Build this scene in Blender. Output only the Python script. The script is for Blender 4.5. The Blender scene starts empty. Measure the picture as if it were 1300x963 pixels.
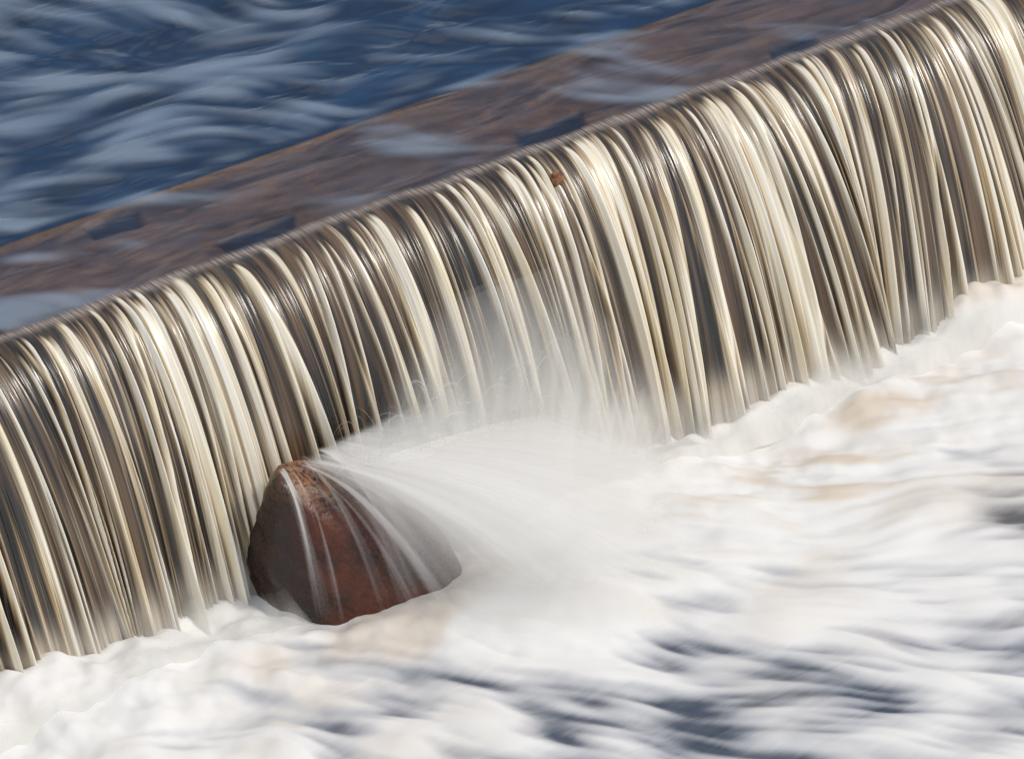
import bpy, bmesh, math, random
import numpy as np
from mathutils import Vector, Matrix
from mathutils.bvhtree import BVHTree
random.seed(7)
scene=bpy.context.scene
scene.view_settings.view_transform='Standard'
try: scene.view_settings.look='None'
except Exception: pass
scene.view_settings.exposure=0

# ---------------------------------------------------------------- noise
def vnoise(x,y,seed=0):
    rs=np.random.RandomState(seed); T=rs.rand(256,256)
    x=np.asarray(x,float); y=np.asarray(y,float)
    xi=np.floor(x).astype(int); yi=np.floor(y).astype(int)
    fx=x-xi; fy=y-yi
    fx=fx*fx*fx*(fx*(fx*6-15)+10); fy=fy*fy*fy*(fy*(fy*6-15)+10)
    a=T[xi&255,yi&255]; b=T[(xi+1)&255,yi&255]; c=T[xi&255,(yi+1)&255]; d=T[(xi+1)&255,(yi+1)&255]
    return (a*(1-fx)+b*fx)*(1-fy)+(c*(1-fx)+d*fx)*fy
def fbm(x,y,seed=0,o=3,g=.5):
    r=0;a=1;n=0
    for k in range(o):
        r=r+a*vnoise(x*2**k+17.3*k,y*2**k-9.1*k,seed+k); n+=a; a*=g
    return r/n
def sstep(a,b,x):
    t=np.clip((x-a)/(b-a),0,1); return t*t*(3-2*t)
def lic(S,T,flow,seed,freq,steps=14,h=.02,o=2):
    acc=fbm(S*freq,T*freq,seed,o)*1.0; w=1.0
    for sg in (1,-1):
        x=S.copy(); y=T.copy()
        for k in range(steps):
            u,v=flow(x,y); x=x+sg*h*u; y=y+sg*h*v
            ww=.5+.5*math.cos(math.pi*(k+1)/(steps+1))
            acc=acc+ww*fbm(x*freq,y*freq,seed,o); w+=ww
    return acc/w
def norm01(a,mask=None):
    b=a if mask is None else a[mask]
    return (a-b.mean())/(b.std()+1e-9)

# ---------------------------------------------------------------- mesh helpers
def grid_mesh(name,X,Y,Z,attrs,mat,smooth=True,mats=None,matrow=None,cull=None):
    n,m=X.shape
    co=np.stack([X,Y,Z],-1).reshape(-1,3).astype(np.float32)
    idx=np.arange(n*m).reshape(n,m)
    q=np.stack([idx[:-1,:-1],idx[1:,:-1],idx[1:,1:],idx[:-1,1:]],-1).reshape(-1,4).astype(np.int32)
    if cull is not None:
        a=attrs[cull].ravel(); q=q[a[q].max(1)>.02]
    me=bpy.data.meshes.new(name)
    me.vertices.add(len(co)); me.vertices.foreach_set('co',co.ravel())
    me.loops.add(q.size); me.loops.foreach_set('vertex_index',q.ravel())
    me.polygons.add(len(q)); me.polygons.foreach_set('loop_start',np.arange(0,q.size,4,dtype=np.int32))
    try: me.polygons.foreach_set('loop_total',np.full(len(q),4,dtype=np.int32))
    except Exception: pass
    me.update(calc_edges=True)
    if smooth: me.polygons.foreach_set('use_smooth',np.ones(len(q),dtype=bool))
    for k,a in attrs.items():
        at=me.attributes.new(k,'FLOAT','POINT'); at.data.foreach_set('value',np.broadcast_to(a,X.shape).astype(np.float32).ravel())
    if mats:
        for x in mats: me.materials.append(x)
        me.polygons.foreach_set('material_index',np.repeat(np.asarray(matrow,dtype=np.int32)[None,:],n-1,0).ravel())
    else: me.materials.append(mat)
    ob=bpy.data.objects.new(name,me); scene.collection.objects.link(ob)
    return ob
def ext_axis(a,b,step,lo,hi,g=1.35):
    core=list(np.arange(a,b+1e-6,step))
    up=[];s=step;x=core[-1]
    while x<hi: s*=g; x+=s; up.append(x)
    dn=[];s=step;x=core[0]
    while x>lo: s*=g; x-=s; dn.append(x)
    return np.array(dn[::-1]+core+up)

# ---------------------------------------------------------------- node helper
class NT:
    def __init__(s,name):
        s.m=bpy.data.materials.new(name); s.m.use_nodes=True; s.t=s.m.node_tree; s.t.nodes.clear()
        s.out=s.n('ShaderNodeOutputMaterial')
    def n(s,ty,**kw):
        nd=s.t.nodes.new(ty)
        for k,v in kw.items(): setattr(nd,k,v)
        return nd
    def l(s,a,b): s.t.links.new(a,b)
    def attr(s,name): return s.n('ShaderNodeAttribute',attribute_name=name).outputs['Fac']
    def val(s,inp,v):
        if isinstance(v,bpy.types.NodeSocket): s.l(v,inp)
        else: inp.default_value=v
    def math(s,op,a,b=0,c=None,clamp=False):
        nd=s.n('ShaderNodeMath',operation=op,use_clamp=clamp); s.val(nd.inputs[0],a); s.val(nd.inputs[1],b)
        if c is not None: s.val(nd.inputs[2],c)
        return nd.outputs[0]
    def mix(s,f,a,b):
        nd=s.n('ShaderNodeMix',data_type='RGBA'); s.val(nd.inputs[0],f)
        for i,v in ((6,a),(7,b)):
            if isinstance(v,tuple): nd.inputs[i].default_value=(*v,1)
            else: s.l(v,nd.inputs[i])
        return nd.outputs[2]
    def comb(s,x,y,z=0.):
        nd=s.n('ShaderNodeCombineXYZ'); s.val(nd.inputs[0],x); s.val(nd.inputs[1],y); s.val(nd.inputs[2],z); return nd.outputs[0]
    def noise(s,vec,scale,detail=3,rough=.5,dist=0.):
        nd=s.n('ShaderNodeTexNoise'); s.l(vec,nd.inputs['Vector']); nd.inputs['Scale'].default_value=scale
        nd.inputs['Detail'].default_value=detail; nd.inputs['Roughness'].default_value=rough; nd.inputs['Distortion'].default_value=dist
        return nd.outputs['Fac']
    def ramp(s,f,a,b,c=0.,d=1.):
        nd=s.n('ShaderNodeMapRange',interpolation_type='SMOOTHSTEP'); s.val(nd.inputs[0],f)
        for i,v in enumerate((a,b,c,d)): nd.inputs[1+i].default_value=v
        return nd.outputs[0]
    def pos(s): return s.n('ShaderNodeNewGeometry').outputs['Position']
    def mapping(s,vec,rot=0,scale=(1,1,1)):
        nd=s.n('ShaderNodeMapping'); s.l(vec,nd.inputs[0]); nd.inputs['Rotation'].default_value=(0,0,rot); nd.inputs['Scale'].default_value=scale
        return nd.outputs[0]
    def bump(s,h,strength,dist):
        nd=s.n('ShaderNodeBump'); s.l(h,nd.inputs['Height']); nd.inputs['Strength'].default_value=strength; nd.inputs['Distance'].default_value=dist
        return nd.outputs[0]
    def pr(s,col,rough=.5,spec=.5,alpha=None,normal=None):
        nd=s.n('ShaderNodeBsdfPrincipled')
        if isinstance(col,tuple): nd.inputs['Base Color'].default_value=(*col,1)
        else: s.l(col,nd.inputs['Base Color'])
        s.val(nd.inputs['Roughness'],rough); s.val(nd.inputs['Specular IOR Level'],spec)
        if alpha is not None: s.val(nd.inputs['Alpha'],alpha)
        if normal is not None: s.l(normal,nd.inputs['Normal'])
        return nd.outputs[0]
    def fin(s,sh): s.l(sh,s.out.inputs['Surface']); return s.m

TH=math.radians(37.6)
ct,st=math.cos(TH),math.sin(TH)
POOL=-1.16; H=1.19

# ================================================================= materials
def mat_curtain(opaque):
    m=NT('falling_water_sheet' if opaque else 'falling_water_edge'); sm=m.attr('sm'); q=m.attr('q'); th=m.attr('th')
    v1=m.comb(m.math('MULTIPLY',sm,75.),m.math('MULTIPLY',q,1.4)); n1=m.noise(v1,1.,2,.6)
    v2=m.comb(m.math('MULTIPLY',sm,240.),m.math('MULTIPLY',q,2.2),3.); n2=m.noise(v2,1.,1,.6)
    v3=m.comb(m.math('MULTIPLY',sm,8.),m.math('MULTIPLY',q,1.6),8.); n3=m.noise(v3,1.,2,.5)
    v4=m.comb(m.math('MULTIPLY',sm,28.),m.math('MULTIPLY',q,1.8),18.); n4=m.noise(v4,1.,1,.5)
    t0=m.math('ADD',th,m.math('MULTIPLY',m.math('SUBTRACT',n1,.5),.95))
    t=m.math('ADD',t0,m.math('MULTIPLY',m.math('SUBTRACT',n2,.5),.65))
    t=m.math('ADD',t,m.math('MULTIPLY',m.math('SUBTRACT',n3,.5),.7))
    f=m.ramp(t,.07,1.12)
    mist=m.ramp(q,.86,1.04)
    f2=m.math('MAXIMUM',f,m.math('MULTIPLY',mist,.75))
    thin=m.mix(m.ramp(n4,.38,.68),(.011,.008,.006),(.135,.080,.042))
    thin=m.mix(m.ramp(n3,.54,.7,0,.45),thin,(.070,.074,.070))
    mid=m.mix(m.ramp(n4,.3,.7),(.46,.325,.17),(.41,.35,.26))
    hi=m.mix(m.ramp(n1,.35,.65),(.89,.775,.54),(.92,.88,.79))
    c=m.mix(m.ramp(f2,0.,.45),thin,mid); c=m.mix(m.ramp(f2,.36,.88),c,hi)
    lip=m.ramp(q,-.01,.07,.75,0.); c=m.mix(lip,c,m.mix(m.ramp(n1,.38,.68),(.19,.125,.10),(.62,.53,.45)))
    c=m.mix(m.math('MULTIPLY',mist,.7),c,(.84,.83,.79))
    nrm=m.bump(t0,.6,.014)
    return m.fin(m.pr(c,.25,.9,None if opaque else m.attr('fade'),nrm))
def mat_surface():
    m=NT('river_surface_water'); painted_sheen=m.attr('painted_sheen'); p=m.pos()
    nz=m.noise(m.mapping(p,TH,(1.5,5.,1)),1.,2,.5,.6)
    b=m.bump(nz,.45,.06)
    fr=m.n('ShaderNodeFresnel'); fr.inputs[0].default_value=1.42; m.l(b,fr.inputs['Normal'])
    tr=m.n('ShaderNodeBsdfTransparent'); tr.inputs[0].default_value=(.95,.96,.98,1)
    gl=m.n('ShaderNodeBsdfGlossy'); gl.inputs['Roughness'].default_value=.18; m.l(b,gl.inputs['Normal'])
    a=m.n('ShaderNodeMixShader'); m.l(fr.outputs[0],a.inputs[0]); m.l(tr.outputs[0],a.inputs[1]); m.l(gl.outputs[0],a.inputs[2])
    d=m.n('ShaderNodeBsdfDiffuse'); d.inputs[0].default_value=(.37,.46,.58,1)  # pale colour of the painted sky reflections
    x=m.n('ShaderNodeMixShader'); m.l(painted_sheen,x.inputs[0]); m.l(a.outputs[0],x.inputs[1]); m.l(d.outputs[0],x.inputs[2])
    return m.fin(x.outputs[0])
def mat_bed():
    m=NT('deep_water_bed'); p=m.pos(); n=m.noise(m.mapping(p,TH,(1.2,3.5,1)),1.,2,.5)
    c=m.mix(m.ramp(n,.3,.7),(.005,.045,.13),(.014,.09,.23))
    return m.fin(m.pr(c,.6,.2))
def mat_weir():
    m=NT('weir_concrete'); p=m.pos()
    n1=m.noise(p,3.,6,.6); n2=m.noise(p,30.,4,.7); n3=m.noise(m.mapping(p,TH,(1.3,5,5)),1.,4,.6); n4=m.noise(p,9.,5,.65)
    c=m.mix(m.ramp(n1,.35,.65),(.15,.102,.10),(.245,.165,.14))
    c=m.mix(m.ramp(n2,.54,.72,0,.5),c,(.36,.185,.08))
    c=m.mix(m.ramp(n4,.50,.66,0,.55),c,(.31,.18,.105))
    c=m.mix(m.ramp(n3,.46,.68,0,.7),c,(.12,.115,.155))
    sx=m.n('ShaderNodeSeparateXYZ'); m.l(p,sx.inputs[0])
    y=m.math('ADD',sx.outputs[1],m.math('MULTIPLY',m.math('SUBTRACT',n4,.5),.09))
    e=m.math('MULTIPLY',m.ramp(y,.64,.70),m.ramp(n2,.3,.6,.2,1.))
    c=m.mix(m.math('MULTIPLY',e,.8),c,(.38,.22,.10))
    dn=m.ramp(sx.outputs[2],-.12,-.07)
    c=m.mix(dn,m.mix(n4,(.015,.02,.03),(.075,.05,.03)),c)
    c=m.mix(m.attr('hollow'),c,(.008,.035,.085))
    return m.fin(m.pr(c,.45,.5))
def mat_pool():
    m=NT('foaming_river_water'); foam=m.attr('foam'); cream=m.attr('cream'); p=m.pos()
    nz=m.noise(m.mapping(p,TH,(3,14,3)),1.,3,.6,.6)
    f=m.math('ADD',foam,m.math('MULTIPLY',m.math('SUBTRACT',nz,.5),.30))
    dark=m.mix(nz,(.030,.045,.075),(.12,.145,.19))
    c=m.mix(m.ramp(f,-.1,.42),dark,(.50,.51,.54)); c=m.mix(m.ramp(f,.20,.95),c,(.89,.88,.86))
    c=m.mix(m.math('MULTIPLY',cream,.85),c,(.63,.47,.29))
    r=m.ramp(f,.1,.6,.25,.8)
    return m.fin(m.pr(c,r,.3))
def mat_veil(name,col):
    m=NT(name)
    d=m.n('ShaderNodeBsdfDiffuse'); d.inputs[0].default_value=(*col,1)
    t=m.n('ShaderNodeBsdfTranslucent'); t.inputs[0].default_value=(*col,1)
    a=m.n('ShaderNodeMixShader'); a.inputs[0].default_value=.3; m.l(d.outputs[0],a.inputs[1]); m.l(t.outputs[0],a.inputs[2])
    tr=m.n('ShaderNodeBsdfTransparent')
    x=m.n('ShaderNodeMixShader'); m.l(m.attr('alpha'),x.inputs[0]); m.l(tr.outputs[0],x.inputs[1]); m.l(a.outputs[0],x.inputs[2])
    return m.fin(x.outputs[0])
def mat_rock():
    m=NT('wet_boulder_stone'); p=m.pos(); n1=m.noise(p,6.,4,.55); n2=m.noise(p,38.,4,.7)
    n3=m.noise(m.mapping(p,.5,(9,24,9)),1.,3,.6)
    c=m.mix(m.ramp(n1,.3,.7),(.030,.009,.005),(.115,.029,.011))
    c=m.mix(m.ramp(n2,.5,.75,0,.45),c,(.18,.058,.022)); c=m.mix(m.ramp(n3,.5,.75,0,.5),c,(.018,.007,.004))
    sx=m.n('ShaderNodeSeparateXYZ'); m.l(p,sx.inputs[0])
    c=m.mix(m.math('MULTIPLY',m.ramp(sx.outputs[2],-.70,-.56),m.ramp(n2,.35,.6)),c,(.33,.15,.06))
    c=m.mix(m.ramp(sx.outputs[0],-1.80,-1.68,.8,0.),c,(.012,.006,.005))  # shade of the left face, painted into the stone colour
    h=m.math('ADD',n1,m.math('MULTIPLY',n2,.3))
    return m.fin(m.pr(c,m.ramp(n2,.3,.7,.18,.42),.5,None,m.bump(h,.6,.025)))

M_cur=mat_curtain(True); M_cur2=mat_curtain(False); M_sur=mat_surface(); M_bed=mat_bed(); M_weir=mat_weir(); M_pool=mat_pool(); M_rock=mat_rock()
M_fan=mat_veil('silky_white_water',(.94,.93,.91)); M_mist=mat_veil('spray_mist_water',(.93,.92,.88))

# ================================================================= weir (slab + wall)
sx=ext_axis(-4.4,4.2,.01,-14,30); ty=np.concatenate([[0.015],np.arange(.03,.72,.01),[.725]])
S,T=np.meshgrid(sx,ty,indexing='ij')
Z=-.035-.006*fbm(S*3,T*3,3,3); hol=0*Z
for (a,b,c,d) in ((.12,.48,.05,.23),(-1.44,-1.06,.05,.22),(-1.80,-1.50,.52,.66),(1.55,1.80,.08,.20),(-2.75,-2.5,.10,.2)):
    w=.05*(vnoise(S*9,T*9,5)-.5); Sk=S-.35*(T-c)
    k=sstep(a-.015+w,a+.025+w,Sk)*(1-sstep(b-.03+w,b+.02+w,Sk))*sstep(c-.01+w*.5,c+.02+w*.5,T)*(1-sstep(d-.02+w*.5,d+.015+w*.5,T)); Z=Z-.02*k; hol=np.maximum(hol,k)
S2=np.concatenate([S[:,:1],S[:,:1],S,S[:,-1:],],1); T2=np.concatenate([T[:,:1]*0+.06,T[:,:1],T,T[:,-1:]+.02],1)
Z2=np.concatenate([Z[:,:1]*0-1.6,Z[:,:1]*0-.06,Z,Z[:,-1:]*0-1.6],1); H2=np.concatenate([hol[:,:1]*0,hol[:,:1]*0,hol,hol[:,-1:]*0],1)
weir=grid_mesh('weir',S2,T2,Z2,{'hollow':H2*.9},M_weir)

# ================================================================= bed + upstream water
bm=bmesh.new(); bmesh.ops.create_grid(bm,x_segments=4,y_segments=4,size=1)
for v in bm.verts: v.co=Vector((v.co.x*150,v.co.y*75+75.74,-.5))
me=bpy.data.meshes.new('riverbed'); bm.to_mesh(me); bm.free(); me.materials.append(M_bed)
bed=bpy.data.objects.new('riverbed',me); scene.collection.objects.link(bed)

def flow_up(x,y):
    a=-.62+1.8*(fbm(x*1.7,y*2.6,61,2)-.5)
    return np.cos(a),np.sin(a)
sx=ext_axis(-4.2,4.6,.02,-150,150); ty=ext_axis(.0,3.6,.014,-.0,150)
ty=ty[ty>=-.0]
S,T=np.meshgrid(sx,ty,indexing='ij')
core=(abs(S)<4.5)&(T<3.5)
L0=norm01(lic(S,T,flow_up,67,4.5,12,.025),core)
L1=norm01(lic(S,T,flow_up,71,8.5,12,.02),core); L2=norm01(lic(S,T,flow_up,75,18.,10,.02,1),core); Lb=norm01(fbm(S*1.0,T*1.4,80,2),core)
painted_sheen=.03+.44*sstep(-.8,2.7,.85*L1+.4*L2+.6*L0+.5*Lb)+.04*sstep(-.5,2.2,L2)  # smeared cloud reflections, painted as whitish streaks on the water
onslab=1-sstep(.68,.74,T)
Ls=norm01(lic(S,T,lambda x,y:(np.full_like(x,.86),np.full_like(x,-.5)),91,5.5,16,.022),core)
patch=sstep(.0,2.6,Ls+.3*L2)  # soft bluish highlights over the slab, painted into the water colour
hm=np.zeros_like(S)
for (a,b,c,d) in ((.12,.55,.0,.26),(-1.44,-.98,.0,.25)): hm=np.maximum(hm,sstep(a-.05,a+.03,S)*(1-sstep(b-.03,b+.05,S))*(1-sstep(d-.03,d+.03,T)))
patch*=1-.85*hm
painted_sheen=painted_sheen*(1-onslab)+onslab*(patch*.46+.03*(1-hm))
far=sstep(4,9,np.hypot(S,T)); painted_sheen=painted_sheen*(1-far)+.25*far
Z=.004*L1*(1-onslab)*(1-far)+.0012*L2*(1-far)
river=grid_mesh('river_water',S,T,Z,{'painted_sheen':np.clip(painted_sheen,0,.85)},M_sur)

# ================================================================= falling curtain
sx=np.concatenate([np.arange(-12,-4.3,.03),np.arange(-4.3,3.9,.003),np.arange(3.9,26,.03)])
qv=np.concatenate([np.linspace(-.07,.0,6)[:-1],np.linspace(0,1.05,66)])
th=np.zeros((len(sx),len(qv))); 
q=qv[None,:]
def add_ribs(smin,smax,sp0,sp1,a0,a1,w0,w1,drift,seed,skew=1.):
    r=random.Random(seed); x=smin
    while x<smax:
        a=r.uniform(a0,a1); w=w0+(w1-w0)*r.random()**skew; dr=r.gauss(0,drift); q0=r.uniform(-.06,.12)
        lo=np.searchsorted(sx,x-5*w-abs(dr)-.02); hi=np.searchsorted(sx,x+5*w+abs(dr)+.02)
        if hi>lo:
            c=x+dr*np.clip(q,0,1)**1.4
            ww=w*(1.15-.35*q)
            z=(sx[lo:hi,None]-c)/ww
            prof=np.exp(-np.abs(z)**2.2)*(1+.25*z*np.exp(-z*z))
            k=r.uniform(0,99); mod=.7+.6*vnoise(q*3+k,q*0+k,11)
            cur=th[lo:hi]; new=a*prof*mod*sstep(q0-.08,q0+.13,q)
            th[lo:hi]=np.maximum(cur,new)+.35*np.minimum(cur,new)
        x+=sp0+(sp1-sp0)*r.random()**1.6
add_ribs(-12,26,.04,.18,.6,1.05,.010,.031,.04,1,1.5)
add_ribs(-12,26,.03,.095,.2,.72,.006,.014,.035,2)
add_ribs(-4.3,3.9,.010,.030,.06,.30,.0035,.007,.012,3)
S=np.repeat(sx[:,None],len(qv),1); Q=np.repeat(q,len(sx),0)
d=.71+.08*(fbm(S*.9,S*0+2,21,2)-.5)*2+.045*(vnoise(S*6,S*0+5,23)-.5)*2
lipn=(vnoise(S*5,S*0,31)-.5)*2
Qe=Q-.035*lipn-.03*(vnoise(S*17,S*0,32)-.5)*2*(1-np.clip(Q,0,1))
zc=-H*np.clip(Qe,0,2)**2
drift=.14*(fbm(S*1.6,S*0+9,41,2)-.5)*2+.07*(vnoise(S*5,S*0+4,42)-.5)*2
Y=-d*Q; X=S+drift*np.clip(Q,0,1)**1.5
ny=-2*H*np.clip(Qe,0,1); nz=d.copy(); nl=np.hypot(ny,nz); ny/=nl; nz=nz/nl
amp=(.016+.045*np.clip(Q,0,1))*sstep(-.08,.2,Q)
disp=th*amp
fade=sstep(-.07,.0,Q+.03*(vnoise(S*9,S*0,33)-.5))*(1-.45*sstep(.93,1.02,Q+.05*(vnoise(S*15,Q*4,36)-.5)))
thc=th+.28*(fbm(S*1.6,Q*.5,45,2)-.5)*2-.20*(1-sstep(.02,.28,Q))
fall=grid_mesh('waterfall',X,Y+ny*disp,zc+.005+nz*disp,{'sm':S,'q':Q-.03*lipn,'th':thc,'fade':fade},None,mats=[M_cur,M_cur2],
   matrow=[0 if (qv[i]>.02 and qv[i+1]<.93) else 1 for i in range(len(qv)-1)])

# ================================================================= pool
def flow_pool(x,y):
    dx=x+2.1; dy=y+.35; r=np.hypot(dx,dy)+.1; u=dx/r; v=dy/r
    w=np.exp(-((x+1.0)/1.5)**2)
    bx,by=.76,-.48
    a=u*(.4+.6*w)+bx*(1-.6*w); b=v*(.4+.6*w)+by*(1-.6*w)
    g=fbm(x*1.6,y*1.6,101,2)-.5; g2=fbm(x*1.6+40,y*1.6,105,2)-.5
    a=a+1.5*g; b=b+1.5*g2; n=np.hypot(a,b)+1e-6
    return a/n,b/n
sx=ext_axis(-4.4,3.6,.0125,-150,150); ty=-ext_axis(.25,4.4,.0125,.25,150); ty=ty[ty<=-.2]; ty=ty[::-1]
S,T=np.meshgrid(sx,ty,indexing='ij')
core=(S>-4)&(S<3.4)&(T>-4.3)
L0=norm01(lic(S,T,flow_pool,109,1.8,12,.03),core)
L1=norm01(lic(S,T,flow_pool,111,3.8,12,.022),core)
L2=norm01(lic(S,T,flow_pool,117,9.,13,.018),core)
L3=norm01(lic(S,T,flow_pool,121,22.,11,.016,1),core)
dist=-T-.72
near=np.exp(-np.clip(dist,0,9)/.5)
B=norm01(fbm(S*2.4,T*2.8,131,1),core); B2=norm01(fbm(S*6.,T*6.,135,2),core); B3=norm01(fbm(S*13.,T*13.,138,2),core)
Z=POOL+near*(.032*B+.019*B2+.006*B3+.03)+.011*L1+.006*L2+.0022*L3
Z+=.03*np.exp(-((dist-.05)/.16)**2)*(1+.5*B)
fanm=np.exp(-(((S+.75)/.75)**2+((T+1.35)/.42)**2)); Z+=.09*fanm
Z+=.06*np.exp(-(((S-.05)/.45)**2+((T+.82)/.15)**2))
Z+=.035*np.exp(-(((S+1.7)/.35)**2+((T+1.2)/.15)**2))
foam=1.22-.28*np.clip(dist,0,6)+.21*L0+.15*L1+.17*L2+.12*L3+.40*fanm+.15*near
foam+=.30*np.exp(-(((S+3)/.9)**2+((T+1.2)/.8)**2))
foam-=.50*np.exp(-(((S-1.05)/.40)**2+((T+2.05)/.30)**2))
foam-=.60*np.exp(-(((S-.35)/.55)**2+((T+2.75)/.30)**2))
foam-=.22*np.exp(-(((S+1.0)/.7)**2+((T+2.5)/.25)**2))
farp=sstep(4.5,9,np.hypot(S,T)); foam=foam*(1-farp)+.25*farp
C=norm01(fbm(S*1.8+3,T*2.6,141,3),core)+.5*L1
cream=sstep(.3,2.2,C)*.45*np.exp(-np.clip(dist-.8,0,9)/.6)+.90*np.exp(-(((S-.45)/.65)**2+((T+1.38)/.28)**2))*sstep(-.6,1.6,L2+.6*L3)
cream+=.45*np.exp(-(((S-1.5)/.5)**2+((T+1.05)/.16)**2))*sstep(-1,1.2,L2+.4*L3)+.4*np.exp(-(((S+2.25)/.45)**2+((T+1.45)/.2)**2))*sstep(-1,1.2,L2+.4*L3)
Z=Z*(1-farp)+POOL*farp
pool=grid_mesh('foam_pool_water',S,T,Z,{'foam':np.clip(foam,-.1,1.3),'cream':np.clip(cream,0,1)},M_pool)

# ================================================================= boulder
pts=[(-1.83,-.55,-1.3),(-1.82,-.82,-1.3),(-1.72,-1.00,-1.3),(-1.45,-1.20,-1.3),(-1.08,-1.22,-1.3),(-1.0,-.8,-1.3),(-1.4,-.45,-1.3),
(-1.85,-.66,-.86),(-1.84,-.86,-.90),(-1.74,-.96,-1.00),(-1.42,-1.12,-.97),(-1.14,-1.08,-1.00),(-1.08,-.75,-.92),
(-1.82,-.78,-.505),(-1.73,-.70,-.505),(-1.78,-.87,-.60),(-1.6,-.98,-.76),(-1.45,-.74,-.62),(-1.43,-.95,-.71),(-1.22,-.78,-.77),(-1.25,-1.0,-.84)]
bm=bmesh.new()
for p in pts: bm.verts.new(p)
bmesh.ops.convex_hull(bm,input=bm.verts)
bm.faces.ensure_lookup_table(); bvh=BVHTree.FromBMesh(bm); bm.free()
bm=bmesh.new(); bmesh.ops.create_icosphere(bm,subdivisions=6,radius=1)
cen=Vector((-1.5,-.85,-1.0))
for v in bm.verts:
    dr=v.co.normalized(); h=bvh.ray_cast(cen,dr); v.co=h[0] if h[0] else cen+dr*.3
for _ in range(10): bmesh.ops.smooth_vert(bm,verts=bm.verts,factor=.5,use_axis_x=True,use_axis_y=True,use_axis_z=True)
bm.normal_update()
co=np.array([v.co[:] for v in bm.verts]); nn=np.array([v.normal[:] for v in bm.verts])
dd=.06*(fbm(co[:,0]*4+co[:,2]*3,co[:,1]*4-co[:,2]*4,201,3)-.5)+.020*(fbm(co[:,0]*20+co[:,2]*13,co[:,1]*20-co[:,2]*17,205,3)-.5)
for v,k,n_ in zip(bm.verts,dd,nn): v.co+=Vector(n_)*float(k)
me=bpy.data.meshes.new('boulder'); bm.to_mesh(me); bm.free(); me.materials.append(M_rock)
for p in me.polygons: p.use_smooth=True
rock=bpy.data.objects.new('boulder',me); scene.collection.objects.link(rock)
bm=bmesh.new(); bmesh.ops.create_icosphere(bm,subdivisions=3,radius=1)
for v in bm.verts:
    k=.7+.7*float(vnoise(v.co.x*1.9+9,v.co.y*1.9+v.co.z+4,9)); v.co=Vector((v.co.x*.03*k,v.co.y*.024*k,v.co.z*.038*k))+Vector((.095,-.185,-.05))
me=bpy.data.meshes.new('stone'); bm.to_mesh(me); bm.free(); me.materials.append(M_rock)
for p in me.polygons: p.use_smooth=True
stn=bpy.data.objects.new('stone',me); scene.collection.objects.link(stn)

# ================================================================= fan of water off the boulder
fanp=bpy.data.objects.new('water_splash',None); scene.collection.objects.link(fanp)
for k in range(3):
    U,V=np.meshgrid(np.linspace(0,1,1000),np.linspace(0,1,44),indexing='ij')
    phi=-.18+1.58*U+.05*k*U
    R=np.interp(U,[0,.15,.3,.45,.7,1],[.30,.42,.80,1.45,2.05,2.3])*(1-.14*k)*(.95+.10*vnoise(U*9,U*0,300+k))+.05*(vnoise(U*50,U*0,303+k)-.5)
    Lx=-1.80+.35*U+.20*k*U; Ly=-.80+.08*U+.03*k*U; Lz=-.505-.05*U+(.010*k)
    a=(.02+.24*U)*(1-.12*k); 
    upz=a*V-(a+.63)*V**2.0
    Xf=Lx+np.sin(phi)*R*V; Yf_=Ly-np.cos(phi)*R*V; Zf=Lz+upz
    Ud=U+.018*(vnoise(U*12,V*1.5,309+k)-.5)
    s1=vnoise(Ud*14+k*7,V*.6,310+k); s2=vnoise(Ud*40+k*3,V*.8,320+k); s3=vnoise(Ud*120,V*1.,330+k)
    sden=.52*s1+.31*s2+.17*s3
    dense=sstep(.25,.52,U)
    al=dense*(.50+.62*sden)+(1-dense)*sstep(.46 if k<2 else .62,.85,.2*s1+.65*s2+.15*s3)*.8
    al*=sstep(0,.06,V)*(1-sstep(.42,1.0,V+.14*(s1-.5)))*(1-sstep(.55,1.0,U+.10*(s1-.5)))*sstep(.0,.05,U)
    al*=(.92 if k<2 else .8)
    Zf+=.02*(s1-.5)*V
    o=grid_mesh('fan_veil_%d'%(k+1),Xf,Yf_,Zf,{'alpha':np.clip(al,0,1)},M_fan,cull='alpha'); o.parent=fanp
# plume of fine spray thrown up against the curtain
for k in range(2):
    U,V=np.meshgrid(np.linspace(0,1,420),np.linspace(0,1,120),indexing='ij')
    Xf=-1.95+2.45*U; Yf_=-.84-.05*k-.08*V*(1-V)-.05*np.sin(U*3); Zf=-1.16+1.22*V
    cx=.46+.04*k; top=.98*np.exp(-np.abs((U-cx)/.30)**2.)+.14
    fl=fbm(U*20-V*8*(U-.5),V*2.2,410+k,3); fl2=vnoise(U*90-V*30*(U-.5),V*3,420+k)
    al=(1-sstep(top*.38,top*1.12,V+.24*(fbm(U*6,V*4,400+k,3)-.5)))
    al*=sstep(.10,.30,U)*(1-sstep(.62,1.,U))*(.40+.65*fl+.30*(fl2-.5))*(1.12-.5*V)
    o=grid_mesh('mist_veil_%d'%(k+1),Xf,Yf_,Zf,{'alpha':np.clip(al*.9,0,.9)},M_mist,cull='alpha'); o.parent=fanp
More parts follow.
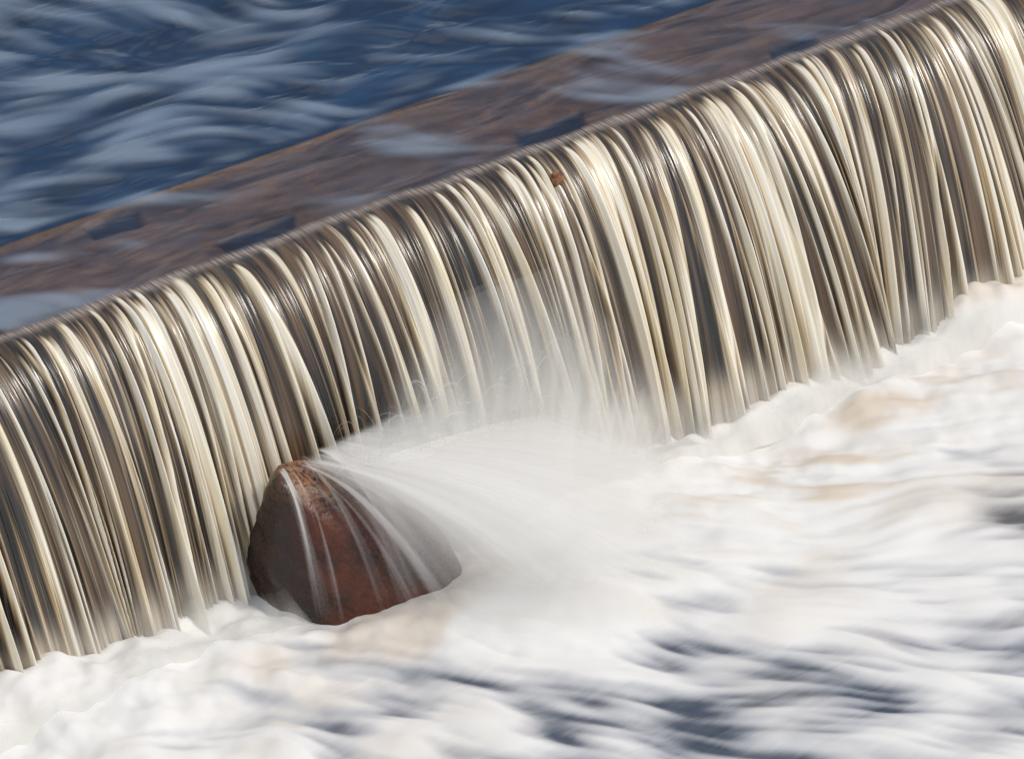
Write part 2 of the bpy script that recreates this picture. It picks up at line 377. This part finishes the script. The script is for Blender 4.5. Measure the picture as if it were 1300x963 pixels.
# thin droplet trails
vs=[];fs=[];al=[]
r=random.Random(5)
for i in range(150):
    s0=max(-1.45,min(-.6,r.gauss(-1.02,.26))); t0=-.93+r.uniform(-.04,.02); z0=-.66+r.uniform(-.12,.10)
    vx=max(-.4,min(.35,r.gauss(.0,.22))); vz=r.uniform(.25,.84); vy=-r.uniform(.0,.12); w=r.uniform(.0012,.0032); A=r.uniform(.08,.32)
    tA=r.uniform(.05,.25); tB=r.uniform(.5,.78); n=14; base=len(vs)
    for j in range(n):
        tt=tA+(tB-tA)*j/(n-1); p=Vector((s0+vx*tt,t0+vy*tt,z0+2*vz*tt-2*vz*.95*tt*tt))
        tn=Vector((vx,vy,2*vz-3.8*vz*tt)); side=tn.cross(Vector((.53,.69,-.5))).normalized()*w
        vs.append(p-side); vs.append(p+side); e=math.sin(math.pi*j/(n-1)); al+= [A*e,A*e]
        if j: fs.append((base+2*j-2,base+2*j-1,base+2*j+1,base+2*j))
me=bpy.data.meshes.new('droplet_trails'); me.from_pydata(vs,[],fs); at=me.attributes.new('alpha','FLOAT','POINT'); at.data.foreach_set('value',al)
me.materials.append(M_mist); o=bpy.data.objects.new('droplet_trails',me); scene.collection.objects.link(o); o.parent=fanp
# low mist at the foot of the fall
U,V=np.meshgrid(np.linspace(-4.4,4.4,1400),np.linspace(0,1,24),indexing='ij')
al=(1-sstep(.0,.9,V+.8*(fbm(U*2.6,V*1.2,501,3)-.5)))*(.4+.7*fbm(U*11,V*1.5,505,3))*(1-np.exp(-((U+1.5)/.35)**4))
o=grid_mesh('foot_mist',U,-.85-.12*(1-V)-.05*(vnoise(U*4,V*0,507)-.5),POOL-.02+.27*V,{'alpha':np.clip(al,0,1)},M_mist,cull='alpha'); o.parent=fanp

# ================================================================= world + sun
w=bpy.data.worlds.new('World'); scene.world=w; w.use_nodes=True; nt=w.node_tree; nt.nodes.clear()
sun_dir=Vector((.55,-.70,.95)).normalized()
sky=nt.nodes.new('ShaderNodeTexSky'); sky.sky_type='NISHITA'; sky.sun_disc=False
sky.sun_elevation=math.asin(sun_dir.z); sky.sun_rotation=math.atan2(sun_dir.x,sun_dir.y)
bg=nt.nodes.new('ShaderNodeBackground'); bg.inputs[1].default_value=.10; nt.links.new(sky.outputs[0],bg.inputs[0])
tc=nt.nodes.new('ShaderNodeTexCoord'); mp=nt.nodes.new('ShaderNodeMapping'); mp.inputs['Scale'].default_value=(1,1,2.6); nt.links.new(tc.outputs['Generated'],mp.inputs[0])
nz=nt.nodes.new('ShaderNodeTexNoise'); nz.inputs['Scale'].default_value=2.2; nz.inputs['Detail'].default_value=6; nt.links.new(mp.outputs[0],nz.inputs[0])
mr=nt.nodes.new('ShaderNodeMapRange'); mr.interpolation_type='SMOOTHSTEP'; mr.inputs[1].default_value=.40; mr.inputs[2].default_value=.62; nt.links.new(nz.outputs['Fac'],mr.inputs[0])
bg2=nt.nodes.new('ShaderNodeBackground'); bg2.inputs[0].default_value=(1,.985,.96,1); bg2.inputs[1].default_value=.88
mx=nt.nodes.new('ShaderNodeMixShader'); nt.links.new(mr.outputs[0],mx.inputs[0]); nt.links.new(bg.outputs[0],mx.inputs[1]); nt.links.new(bg2.outputs[0],mx.inputs[2])
wo=nt.nodes.new('ShaderNodeOutputWorld'); nt.links.new(mx.outputs[0],wo.inputs[0])
L=bpy.data.lights.new('sun','SUN'); L.energy=1.7; L.angle=math.radians(12); L.color=(1,.94,.85)
lo=bpy.data.objects.new('sun',L); lo.rotation_euler=sun_dir.to_track_quat('Z','Y').to_euler(); lo.location=(0,0,10); scene.collection.objects.link(lo)

# ================================================================= camera
f=Vector((st,ct,0)); rt=Vector((ct,-st,0)); z=Vector((0,0,1)); pp=math.radians(30)
fw=f*math.cos(pp)-z*math.sin(pp); up=f*math.sin(pp)+z*math.cos(pp)
aim=-up*(281/300.); loc=aim-fw*20.7
cam=bpy.data.cameras.new('camera'); cam.lens=171.7; cam.sensor_width=36; cam.clip_end=1000; cam.clip_start=.1
co=bpy.data.objects.new('camera',cam); Mx=Matrix((rt,up,-fw)).transposed().to_4x4(); Mx.translation=loc; co.matrix_world=Mx
scene.collection.objects.link(co); scene.camera=co
